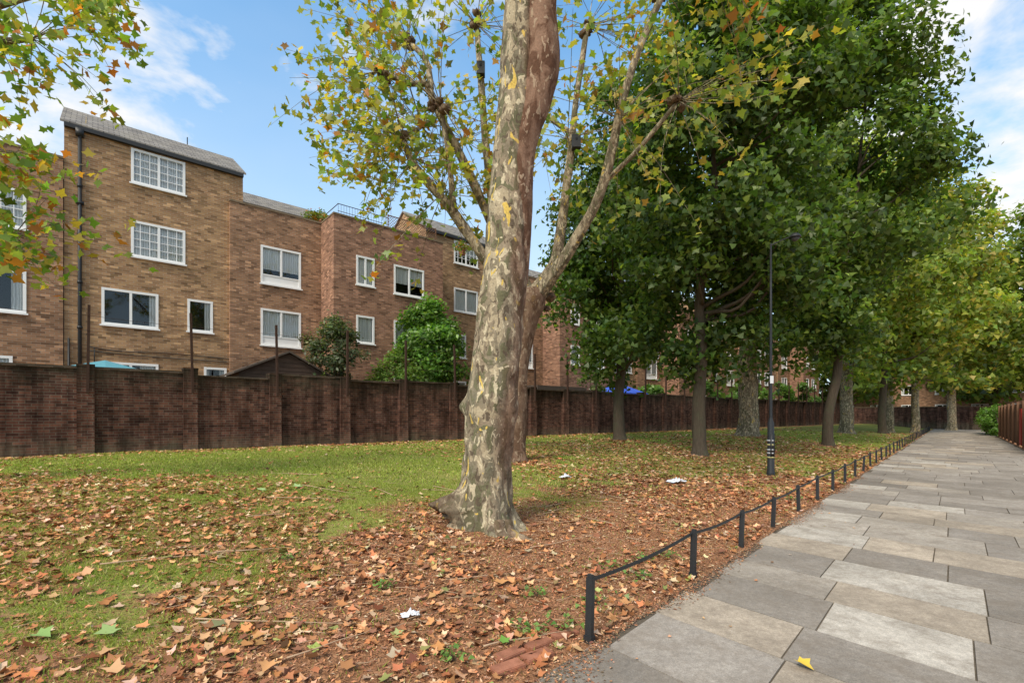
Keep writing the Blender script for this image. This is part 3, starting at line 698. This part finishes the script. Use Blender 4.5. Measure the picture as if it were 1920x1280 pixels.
# ================= TREE 1 : big plane
tx,ty=0.0,5.87;root=empty('plane_tree',(tx,ty,0),0,'large mottled plane tree with flaking bark and burl','tree','maple and plane trees on the lawn')
b=MB()
G=[(-.2,-.295,.56),(.02,-.295,.47),(.14,-.30,.40),(.3,-.31,.345),(.5,-.315,.315),(.96,-.295,.285),(1.3,-.27,.29),(1.55,-.25,.31),(1.75,-.235,.305),(2.14,-.19,.29),(2.6,-.15,.28),(3.32,-.09,.262),(3.98,-.055,.24),(4.63,-.02,.22),(5.29,.035,.212),(5.94,.07,.20),(6.6,.10,.19),(8,.1,.17),(9.5,-.1,.15),(11,-.35,.1),(12.5,-.4,.05)]
b.tube([(cx,0,z,rr) for z,cx,rr in G],80,12,.06,seed=1)
V0=b.v[-1];z=V0[:,2];th=np.arctan2(V0[:,1],V0[:,0]+.295)
cx=np.interp(z,[g[0] for g in G],[g[1] for g in G])
fl=np.exp(-np.clip(z,0,9)/.3)*(.22*np.cos(5*th+.6)+.15*np.cos(3*th+2)+.12*np.cos(9*th))
lum=.14*(vn(th*1.5+3,z*2.0,1.3,8)-.5)+.08*(vn(th*3,z*5,1.5,9)-.5)+.02*(vn(th*8,z*12,1.5,10)-.5)
dth=lambda a:np.abs((th-a+np.pi)%(2*np.pi)-np.pi)
for a,zc,am in ((2.9,1.6,.26),(-2.4,2.2,.12),(-1.3,1.7,.12),(-.6,2.05,.15),(-1.9,2.9,.1),(-1.6,.9,.1),(3.3,.45,.5),(-2.7,.38,.4),(-2.3,1.1,.1)):
    lum=lum+am*np.exp(-(dth(a)/.32)**2-((z-zc)/.11)**2)
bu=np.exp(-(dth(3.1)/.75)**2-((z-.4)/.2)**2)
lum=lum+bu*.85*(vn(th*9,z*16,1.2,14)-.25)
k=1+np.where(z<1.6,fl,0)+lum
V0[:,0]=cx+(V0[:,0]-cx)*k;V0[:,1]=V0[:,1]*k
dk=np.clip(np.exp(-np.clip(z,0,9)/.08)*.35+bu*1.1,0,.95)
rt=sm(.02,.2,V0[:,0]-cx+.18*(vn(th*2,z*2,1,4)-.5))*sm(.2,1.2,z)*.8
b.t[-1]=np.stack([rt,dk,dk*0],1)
B=[(1.2,-.20,.10,.19),(2.14,-.14,.08,.21),(3.32,-.02,.05,.205),(3.98,.04,.02,.195),(4.63,.10,.01,.195),(5.0,.18,0,.195),(5.29,.27,0,.205),(5.7,.35,0,.215),(5.94,.37,0,.20),(6.6,.36,0,.185),(8,.62,.1,.16),(9.5,1.0,.2,.13),(11.5,1.5,.2,.08),(13,1.7,.3,.04)]
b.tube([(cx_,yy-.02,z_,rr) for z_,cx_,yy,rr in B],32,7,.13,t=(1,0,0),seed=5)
for i in range(7):
    a=rng.uniform(0,2*np.pi) if i else -1.2;L=rng.uniform(.3,.6)
    b.tube([(-.29+.3*math.cos(a),.3*math.sin(a),.22,.11),(-.29+.42*math.cos(a),.42*math.sin(a),.11,.08),(-.29+(.42+L*.4)*math.cos(a+.15),(.42+L*.4)*math.sin(a+.15),.06,.045),(-.29+(.42+L*.8)*math.cos(a+.2),(.42+L*.8)*math.sin(a+.2),-.01,.03)],10,4,.2,t=(.5,.2,0),seed=i)
def shoots(b,knots,n,Lr,nl,up=.55,spread=1.0,rs=.011,zmin=None):
    out=[]
    for kx in knots:
        for i in range(n):
            d=rng.normal(size=3)*spread*np.array([1,.8,.75])+np.array([kx[3]*.5,0,up]);d/=np.linalg.norm(d);L=rng.uniform(*Lr)
            p0=np.array(kx[:3]);sag=rng.uniform(-.1,.18)*L
            p1=p0+d*L*.5+np.array([0,0,sag*.5]);p2=p0+d*L-np.array([0,0,sag*.3])+rng.normal(size=3)*.1
            b.tube([(*p0,rs),(*p1,rs*.65),(*p2,rs*.3)],4,3,cap=False)
            for j in range(nl):
                u=rng.uniform(.3,1.05)**.75;q=p0*(1-u)**2+2*u*(1-u)*p1+u*u*p2
                out.append(q+rng.normal(size=3)*.12*np.array([1,1,.9]))
    return out
lm=[[(.1,0,7.2,.13),(-1,-.3,8.2,.1),(-2.2,-.5,9.2,.06)],[(.6,.1,7.6,.13),(1.6,-.3,8.3,.1),(3.0,-.2,8.9,.06)],[(.1,0,8.6,.12),(-.8,.8,9.8,.08),(-1.6,1.6,11,.04)],[(1.0,.2,9.4,.1),(2.2,.8,10.4,.07),(3.4,1,11.4,.04)],[(.4,.1,6.9,.11),(1.3,.5,7.6,.08),(2.7,.7,8.0,.05)]]
kn=[]
for L in lm:
    b.tube(L,9,5,.12,t=(.3,.2,0));kn.append((*L[-1][:3],np.sign(L[-1][0])));kn.append((*L[1][:3],0))
kn+=[(.2,0,12,0),(1.6,.3,12.5,0)]
LP=shoots(b,kn,10,(1.2,2.2),16,.35)
LP+=shoots(b,[(3.0,-.2,8.9,1),(2.7,.7,8.0,1)],9,(1.0,2.0),18,-.6,.8)
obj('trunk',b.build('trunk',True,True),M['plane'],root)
YEL=[(.32,.34,.06),(.2,.3,.045),(.48,.36,.05),(.42,.16,.04),(.12,.22,.04)]
LP=np.array(LP);n=len(LP)
obj('crown',leafmesh('crown',LP,rng.normal(size=(n,3))*.8+np.array([0,-.3,.5]),rng.uniform(.07,.125,n),tints(n,YEL,(3,3,2,1,2)),MAPLE),M['leaf'],root)
# ================= TREE 2 : pollarded plane behind
px,py=.02,11.3;z0=float(gz(px,py));root=empty('pollarded_plane_tree',(px,py,0),0,'pollarded plane tree with knuckled limbs and yellowing leaves','tree','maple and plane trees on the lawn')
b=MB();D=lambda X,z,dy,r:(X-px,dy,z,r)
b.tube([D(.06,z0-.2,0,.42),D(.06,z0,0,.36),D(.08,z0+.3,0,.27),D(.12,1.5,0,.23),D(.2,2.8,0,.22),D(.36,3.7,0,.26),D(.48,4.15,0,.34),D(.48,4.45,0,.27)],20,5,.16,seed=9,t=(.9,.35,0))
for i in range(10):b.blob((.48+rng.normal()*.17,rng.normal()*.17,4.15+rng.normal()*.15),np.array([.13,.13,.12])*rng.uniform(.6,1.2),(.6,.4,0),i,.7)
limbs=[
 [D(.45,4.3,0,.2),D(-.0,4.65,-.1,.15),D(-.57,5.05,-.3,.13),D(-1.38,6.1,-.5,.105),D(-2.1,7.0,-.6,.085),D(-2.45,7.7,-.6,.075)],
 [D(.4,4.3,.1,.2),D(-.1,5.3,.2,.14),D(-.5,6.25,.2,.115),D(-1.13,7.6,.1,.10),D(-1.7,8.7,0,.085),D(-2.0,9.25,-.1,.075)],
 [D(-2.0,9.25,-.1,.075),D(-2.4,9.2,-.2,.065),D(-2.95,9.3,-.4,.065)],
 [D(-1.9,9.1,-.1,.07),D(-2.1,9.9,.1,.06),D(-2.5,10.5,.3,.06)],
 [D(-.3,5.6,.2,.11),D(-.5,7,.6,.095),D(-.68,8.76,.8,.085),D(-.84,10.3,.9,.07),D(-.9,11.5,1,.06)],
 [D(.5,4.3,0,.18),D(.9,5,.2,.12),D(1.13,5.6,.3,.11),D(1.44,7.5,.5,.095),D(1.57,9.4,.6,.08),D(1.9,11.3,.8,.07)],
 [D(.5,4.2,0,.19),D(1.0,4.8,-.3,.14),D(1.5,5.6,-.5,.12),D(2.0,6.6,-.7,.105),D(2.6,8.8,-.9,.085),D(3.27,10.6,-1,.07)],
 [D(2.0,6.6,-.7,.07),D(2.7,7.3,-.9,.055),D(3.5,8.1,-1.2,.045)],
 [D(-1.3,6.0,-.5,.08),D(-1.3,7.0,-.9,.06),D(-1.5,8.0,-1.2,.05)],
 [D(1.5,8.4,.5,.06),D(.9,9.2,.9,.05),D(.5,10.2,1.2,.045)]]
for L in limbs:
    L=[(p[0]+rng.normal()*.05,p[1],p[2]+rng.normal()*.05,p[3]) if 0<i<len(L)-1 else p for i,p in enumerate(L)]
    b.tube(L,12,6,.22,t=(.1,.1,0),seed=len(b.v))
kn=[]
for li in (0,2,3,4,5,6,7,8,9):
    e=limbs[li][-1]
    for j in range(7):b.blob(np.array(e[:3])+rng.normal(size=3)*.085,np.array([.08,.08,.075])*rng.uniform(.6,1.3),(.5,.6,0),j+li,.8)
    kn.append((*e[:3],float(np.sign(e[0]))*(1 if abs(e[0])>1.2 else 0)))
kn+=[(-1.6,-.3,6.6,-.6),(-1.2,.2,8.1,-.5),(1.35,.5,8.3,.6),(2.3,-.8,8.0,.6),(-2.1,-.1,8.2,-1)]
LP=shoots(b,kn,20,(1.4,3.0),15,.22)
LP+=shoots(b,[(-2.6,-.6,7.7,-.8),(-2.2,-.6,7.2,-.4),(-3.1,-.4,9.3,-1)],13,(1.0,2.4),15,-.3,.8)
obj('trunk',b.build('trunk',True,True),M['plane'],root)
LP=np.array(LP);n=len(LP)
YG=[(.38,.38,.07),(.25,.32,.05),(.5,.4,.07),(.14,.22,.04),(.45,.2,.04)]
obj('crown',leafmesh('crown',LP,rng.normal(size=(n,3))*.8+np.array([0,-.3,.5]),rng.uniform(.08,.14,n),tints(n,YG,(4,4,2.5,2,.9)),MAPLE),M['leaf'],root)
for X,z,dy in ((-.78,10.15,.7),(1.55,8.1,.3)):
    r=empty('bird_box',(X,py+dy,z),0,'small dark wooden bird box fixed to limb','bird box','bird boxes in the plane tree')
    b=MB();b.box(-.1,.1,-.1,.1,-.17,.13);b.add([(-.1,-.1,.132),(.1,-.1,.132),(.1,.1,.23),(-.1,.1,.23),(-.1,.1,.132),(.1,.1,.132)],[(0,1,2,3),(0,3,4),(1,5,2),(4,3,2,5)]);obj('box',b.build('box'),M['black'],r)
    b=MB();b.tube([(0,-.101,.02,.03),(0,-.106,.02,.03)],12);obj('entrance_hole',b.build('h'),M['dark'],r)
# ================= LEFT EDGE TREE
px,py=-9.2,6.4;z0=float(gz(px,py));root=empty('plane_tree',(px,py,z0),0,'plane tree with leafy yellow green drooping branches','tree','maple and plane trees on the lawn')
b=MB();b.tube([(0,0,-.2,.45),(0,0,.3,.3),(0,.1,2.5,.26),(.1,0,5,.22),(.2,0,8,.12)],16,5,.1,seed=3)
kn=[]
for L in [[(0,0,2.7,.12),(1.2,.2,3.5,.07),(2.35,.2,3.5,.03)],[(0,0,4.2,.12),(1.3,-.2,4.7,.07),(2.4,-.3,4.4,.03)],[(.1,0,5,.12),(1.4,.2,6.0,.07),(2.6,.2,6.2,.03)],[(.1,0,5.5,.1),(1.6,.3,6.6,.06),(2.9,.6,7.3,.02)]]:
    b.tube(L,8,5,.1);kn.append((*L[-1][:3],.7));kn.append((L[-1][0]-.5,L[-1][1],L[-1][2],.3))
LP=shoots(b,kn,14,(.5,1.3),18,-.05,.9,.008)
obj('trunk',b.build('trunk',True,True),M['plane'],root)
LP=np.array(LP);n=len(LP);obj('crown',leafmesh('crown',LP,rng.normal(size=(n,3))*.8+np.array([0,-.3,.5]),rng.uniform(.065,.115,n),tints(n,[(.16,.27,.04),(.32,.38,.06),(.5,.36,.06),(.5,.2,.04)],(4,4,2,.9)),MAPLE),M['leaf'],root)
# ================= OTHER TREES
leafy_tree(4.5,20,2.7,15.8,2.9,.23,160,26000,.138,'dark green maple with slim straight trunk on lawn',off=(.0,0),seed=1,clr=.72,fork=3.2)
leafy_tree(5.72,14.6,2.6,17,3.3,.2,230,45000,.12,'dense dark green maple with straight grey trunk',off=(1.6,.3),seed=2,clr=.74,fork=3.2)
leafy_tree(14.3,21.7,2.6,23,3.6,.21,230,38000,.15,'tall broad green maple leaning beside the path',off=(.9,0),seed=3,clr=.88,fork=3.4,lean=(.9,0),w=(3,5,2,2))
leafy_tree(12.3,25,3.8,19,3.8,.5,120,13000,.19,'old plane tree with very thick knobbly trunk',seed=4,clr=.95,bark='plane',fork=4.2)
LG=[(.14,.22,.037),(.2,.28,.048),(.3,.34,.06),(.42,.37,.075)]
leafy_tree(23,33,3.6,23,4.4,.42,160,17000,.225,'plane tree with pale mottled trunk beside path',LG,(4,4,3,1),seed=5,clr=1.05,bark='plane',fork=5)
leafy_tree(28.2,36.5,3.4,21,3.8,.28,110,10000,.24,'tall green tree in row beside the path',LG,(5,4,2,1),seed=6,clr=1.1)
leafy_tree(33.6,40,3.8,24.5,4.2,.3,160,17000,.25,'pale trunked plane tree near the path end',LG,(3,4,4,2),seed=7,clr=1.15,bark='plane',off=(.5,-.5))
leafy_tree(31,39.5,4,19,4,.35,90,7000,.27,'mottled plane tree in row beside the path',LG,(4,4,2,1),seed=8,clr=1.1,bark='plane')
leafy_tree(43.5,47.5,3.6,22,4.5,.4,140,12000,.29,'plane tree standing before the end wall',LG,(4,4,3,1),seed=9,clr=1.2,bark='plane')
leafy_tree(51.5,47,3.0,22,4.3,.3,130,11000,.29,'green tree rising above the timber fence',LG,(5,4,2,1),seed=10,clr=1.2)
leafy_tree(60,60,3,19,7,.4,110,8000,.42,'broad green tree beyond the end wall',GREEN,(4,4,3,1),seed=11,clr=1.4)
leafy_tree(46,68,3,17,7,.4,110,7000,.44,'broad green tree beyond the end wall',GREEN,(4,4,3,1),seed=12,clr=1.4)
# ================= GRASS, LEAVES, CHIPS
def inview(X,Y,mg=.12):
    return (np.abs(X/Y)<1.067+mg)&(Y>2.2)
def scatter(n,x0,x1,y0,y1):
    X=rng.uniform(x0,x1,n);Y=rng.uniform(y0,y1,n);k=inview(X,Y)&(NN[0]*X+NN[1]*Y<17.05);return X[k],Y[k]
vs=[];tn=[]
for n,x0,x1,y0,y1,hh,wd in ((400000,-9,5,2.2,8,.036,.004),(220000,-16,12,8,16,.043,.010),(80000,-6,30,16,32,.05,.022)):
    X,Y=scatter(n,x0,x1,y0,y1);q=qd(X,Y);mkv=mulch(X,Y)
    keep=(q>.05)&(rng.uniform(size=len(X))<np.clip(1.04-mkv*1.0,0.04,1)*np.clip(2.0*vn(X,Y,1.4,9)*vn(X,Y,5,19)*2+.14,0,1));X,Y=X[keep],Y[keep];m=len(X)
    z=gz(X,Y);a=rng.uniform(0,2*np.pi,m);h=hh*rng.uniform(.4,1.3,m);w_=wd*rng.uniform(.6,1.4,m)
    p=np.stack([X,Y,z-.004],1);dx=np.stack([np.cos(a)*w_,np.sin(a)*w_,0*a],1);ln=rng.normal(size=(m,3))*.6;ln[:,2]=1
    tip=p+ln*h[:,None]
    vs.append(np.stack([p-dx,p+dx,tip],1).reshape(-1,3))
    yel=vn(X,Y,.7,21)[:,None]
    c=tints(m,[(.27,.34,.06),(.34,.40,.08),(.19,.27,.045),(.46,.40,.17)],(4,3,2.2,1.6));c=c*(1-.25*yel)+np.array([.44,.42,.13])*.25*yel;tn.append(np.repeat(c,3,0))
v=np.concatenate(vs);o=obj('grass',npmesh('grass',v,np.arange(len(v)).reshape(-1,3),np.concatenate(tn)),M['grass']);tag(o,kind='stuff',label='short green grass of the lawn',cat='grass')
BR=[(.50,.225,.10),(.56,.32,.17),(.38,.155,.07),(.25,.115,.065),(.62,.43,.27),(.3,.3,.1)]
BW=(4.2,3.4,3.5,2.2,1.5,.6)
parts=[]
def scat_leaves(n,x0,x1,y0,y1,s0,s1,tilt=.38,sk=1.0):
    X,Y=scatter(n,x0,x1,y0,y1);q=qd(X,Y);k=(q>.0)&(rng.uniform(size=len(X))<leafd(X,Y));X,Y=X[k],Y[k];m=len(X)
    nr=rng.normal(size=(m,3))*tilt+np.array([0,0,1])
    return np.stack([X,Y,gz(X,Y)+rng.uniform(.008,.024,m)],1),nr,s0+(s1-s0)*rng.uniform(0,1,m)**sk,tints(m,BR,BW,.27)
for T in DRY:
    p,nr,sz,tt=scat_leaves(14000,-9,6,2.2,9,.012,.07,.3,1.9);parts.append(leafmesh('leaf_litter',p,nr,sz,tt,T))
for args in ((56000,-16,14,9,18,.02,.08,.3),(42000,-5,34,18,38,.05,.11,.3)):
    p,nr,sz,tt=scat_leaves(*args);parts.append((leafmesh('leaf_litter',p,nr,sz,tt,SIMP)))
CC=[(.48,.235,.12),(.36,.165,.085),(.2,.095,.055),(.58,.39,.24)]
for n,x0,x1,y0,y1,s0,s1,T in ((120000,-8,6,2.2,9,.005,.017,OVAL),(110000,-8,6,2.2,9,.008,.028,SLIV),(60000,-6,16,9,18,.012,.032,OVAL)):
    X,Y=scatter(n,x0,x1,y0,y1);k=(qd(X,Y)>0)&(rng.uniform(size=len(X))<np.clip(mulch(X,Y)*.9+.5*leafd(X,Y),0,1));X,Y=X[k],Y[k];m=len(X)
    parts.append(leafmesh('crumbs',np.stack([X,Y,gz(X,Y)+.008],1),rng.normal(size=(m,3))*.4+np.array([0,0,1]),rng.uniform(s0,s1,m),tints(m,CC,(4,4,2,1.8),.28),T))
tt_=rng.uniform(1,40,240);rr_=-1.7+np.abs(rng.normal(size=240))*.45;rr_=np.clip(rr_,-1.7,2);PX=tt_*V[0]+rr_*R[0];PY=tt_*V[1]+rr_*R[1]
parts.append(leafmesh('pl',np.stack([PX,PY,np.full(240,.012)],1),rng.normal(size=(240,3))*.15+np.array([0,0,1]),rng.uniform(.008,.028,240),tints(240,BR,BW),DRY[0]))
# soil and crumbs washed over the slab edge in uneven tongues
tt_=rng.uniform(.5,16,16000);edge=sm(.45,.85,vn(tt_,tt_*0,1.1,2))+1.3*np.exp(-((tt_-2.2)/.5)**2);rr_=-1.74+np.abs(rng.normal(size=16000))*(.015+.08*edge);PX=tt_*V[0]+rr_*R[0];PY=tt_*V[1]+rr_*R[1]
parts.append(leafmesh('edge',np.stack([PX,PY,np.full(16000,.009)],1),rng.normal(size=(16000,3))*.25+np.array([0,0,1]),rng.uniform(.004,.016,16000),tints(16000,CC+[(.2,.14,.09)],(3,3,3,1,6)),OVAL))
for i,me in enumerate(parts):
    o=obj('leaf_litter',me,M['dry']);tag(o,kind='stuff',label='fallen brown plane leaves and crumbled litter',cat='fallen leaves')
big=[(-2.55,3.05,.1,(.3,.4,.15),'pale green'),(-2.9,2.95,.09,(.24,.36,.12),'pale green'),(-1.95,3.2,.075,(.2,.2,.1),'dull olive'),(-.05,3.1,.06,(.16,.3,.06),'green'),(1.72,2.85,.08,(.65,.45,.07),'yellow and brown'),
 (-2.3,3.5,.08,(.58,.32,.15),'tan'),(-.45,3.0,.07,(.58,.27,.1),'orange brown'),(-1.4,2.75,.08,(.58,.3,.13),'orange brown'),(-3.6,6.9,.12,(.35,.48,.2),'pale green'),(-3.2,7.2,.12,(.35,.48,.2),'pale green'),(-.75,3.15,.055,(.4,.42,.17),'olive'),(-2.2,2.65,.09,(.6,.35,.18),'tan'),(-.1,4.1,.09,(.56,.28,.11),'orange brown'),(-1.7,4.2,.08,(.56,.28,.11),'orange brown'),(-2.9,4.4,.085,(.5,.26,.12),'tan'),(-.95,2.75,.07,(.38,.18,.08),'brown')]
for i,(X,Y,s,c,nm) in enumerate(big):
    z=float(gz(X,Y))+.02 if qd(X,Y)>0 else .018
    me=leafmesh('fallen_leaf',np.array([[0,0,0.]]),np.array([[.12,-.15,1.]]),[s],np.array([c]),DRY[i%3]);o=obj('fallen_leaf',me,M['dry'],loc=(X,Y,z+.01));tag(o,'large '+nm+' plane leaf lying on the ground','leaf','large fallen plane leaves')
b=MB()
for i in range(480):
    X=rng.uniform(-3.5,2.5);Y=rng.uniform(2.6,8.5)
    if qd(X,Y)<.15 or (i>26 and rng.uniform()>mulch(X,Y)+.15):continue
    a=rng.uniform(-.6,.9) if i%3 else rng.uniform(0,3.1);L=rng.uniform(.08,.35) if i>24 else rng.uniform(.6,1.3);P=[]
    for u in np.linspace(0,1,5):
        x_=X+math.cos(a)*L*u+rng.normal()*.012;y_=Y+math.sin(a)*L*u+rng.normal()*.012;P.append((x_,y_,float(gz(x_,y_))+.024,(.0055 if i<25 else .0027)*(1.2-u)))
    if min(qd(np.array([p[0] for p in P]),np.array([p[1] for p in P])))<.08:continue
    b.tube(P,5,2,t=(.45,.31,.2))
o=obj('fallen_twigs',b.build('fallen_twigs',True,True),M['dry']);tag(o,kind='stuff',label='thin dry twigs lying across the mulch',cat='twigs')
for X,Y,s in ((.35,3.35,.16),(.62,3.75,.16),(1.35,4.9,.2),(1.15,4.35,.14),(.2,3.9,.1),(-1.05,3.9,.1),(-.35,2.9,.1),(4.9,8.4,.2),(-2.05,4.4,.12),(.9,4.6,.15),(.1,3.25,.1),(1.6,5.0,.12)):
    z=float(gz(X,Y));n=34;p=rng.normal(size=(n,3))*np.array([s*.55,s*.55,.015])+np.array([0,0,.05]);p[:,2]=np.abs(p[:,2])
    r=empty('weed',(X,Y,z),0,'small green weed growing in mulch','weed','weeds by the railing')
    b=MB()
    for q in p[::3]:b.tube([(0,0,-.01,.002),(q[0]*.6,q[1]*.6,q[2]*.8,.0015),(*q,.001)],4)
    obj('stem',b.build('stem',False,True),M['bark'],r)
    obj('foliage',leafmesh('foliage',p,rng.normal(size=(n,3))*.4+np.array([0,0,1]),rng.uniform(.012,.032,n),tints(n,[(.14,.27,.06),(.2,.33,.08)],(1,1)),SIMP),M['leaf'],r)
for X,Y,s,m_,lb in ((-.72,3.42,.07,'plastic','crumpled white plastic wrapper lying on mulch'),(3.3,9.6,.2,'plastic','crumpled pale plastic bag on leafy grass'),(1.05,9.4,.12,'plastic','small crumpled white paper scrap on grass')):
    z=float(gz(X,Y));n=12;v=[];f=[]
    for i in range(n):
        for j in range(n):
            v.append(((i/n-.5)*s*2+rng.normal()*s*.07,(j/n-.5)*s+rng.normal()*s*.07,.02+abs(rng.normal())*s*.22*math.sin(math.pi*i/n)))
    for i in range(n-1):
        for j in range(n-1):f.append((i*n+j,(i+1)*n+j,(i+1)*n+j+1,i*n+j+1))
    b=MB();b.add(v,f);o=obj('crumpled_wrapper',b.build('w'),M[m_],loc=(X,Y,z+.01),rz=.4);tag(o,lb,'litter')
x,y=(-.12,2.78);r=empty('brick_paver_edging',(x,y,.0),.62,'worn red brick pavers sunk in mulch','brick paving')
b=MB()
for i in range(3):
    for j in range(2):
        if i==2 and j==0:continue
        zz=.02+rng.normal()*.004;ox=i*.235+(j%2)*.1+rng.normal()*.008;oy=j*.122-.06+rng.normal()*.006
        ww_=rng.normal()*.07
        b.box(ox,ox+.2,oy,oy+.095,-.05,zz+.012,rot=ww_);b.box(ox+.006,ox+.194,oy+.006,oy+.089,zz+.0122,zz+.016,rot=ww_)
obj('paver',b.build('paver'),M['redbrick'],r)
print('done')
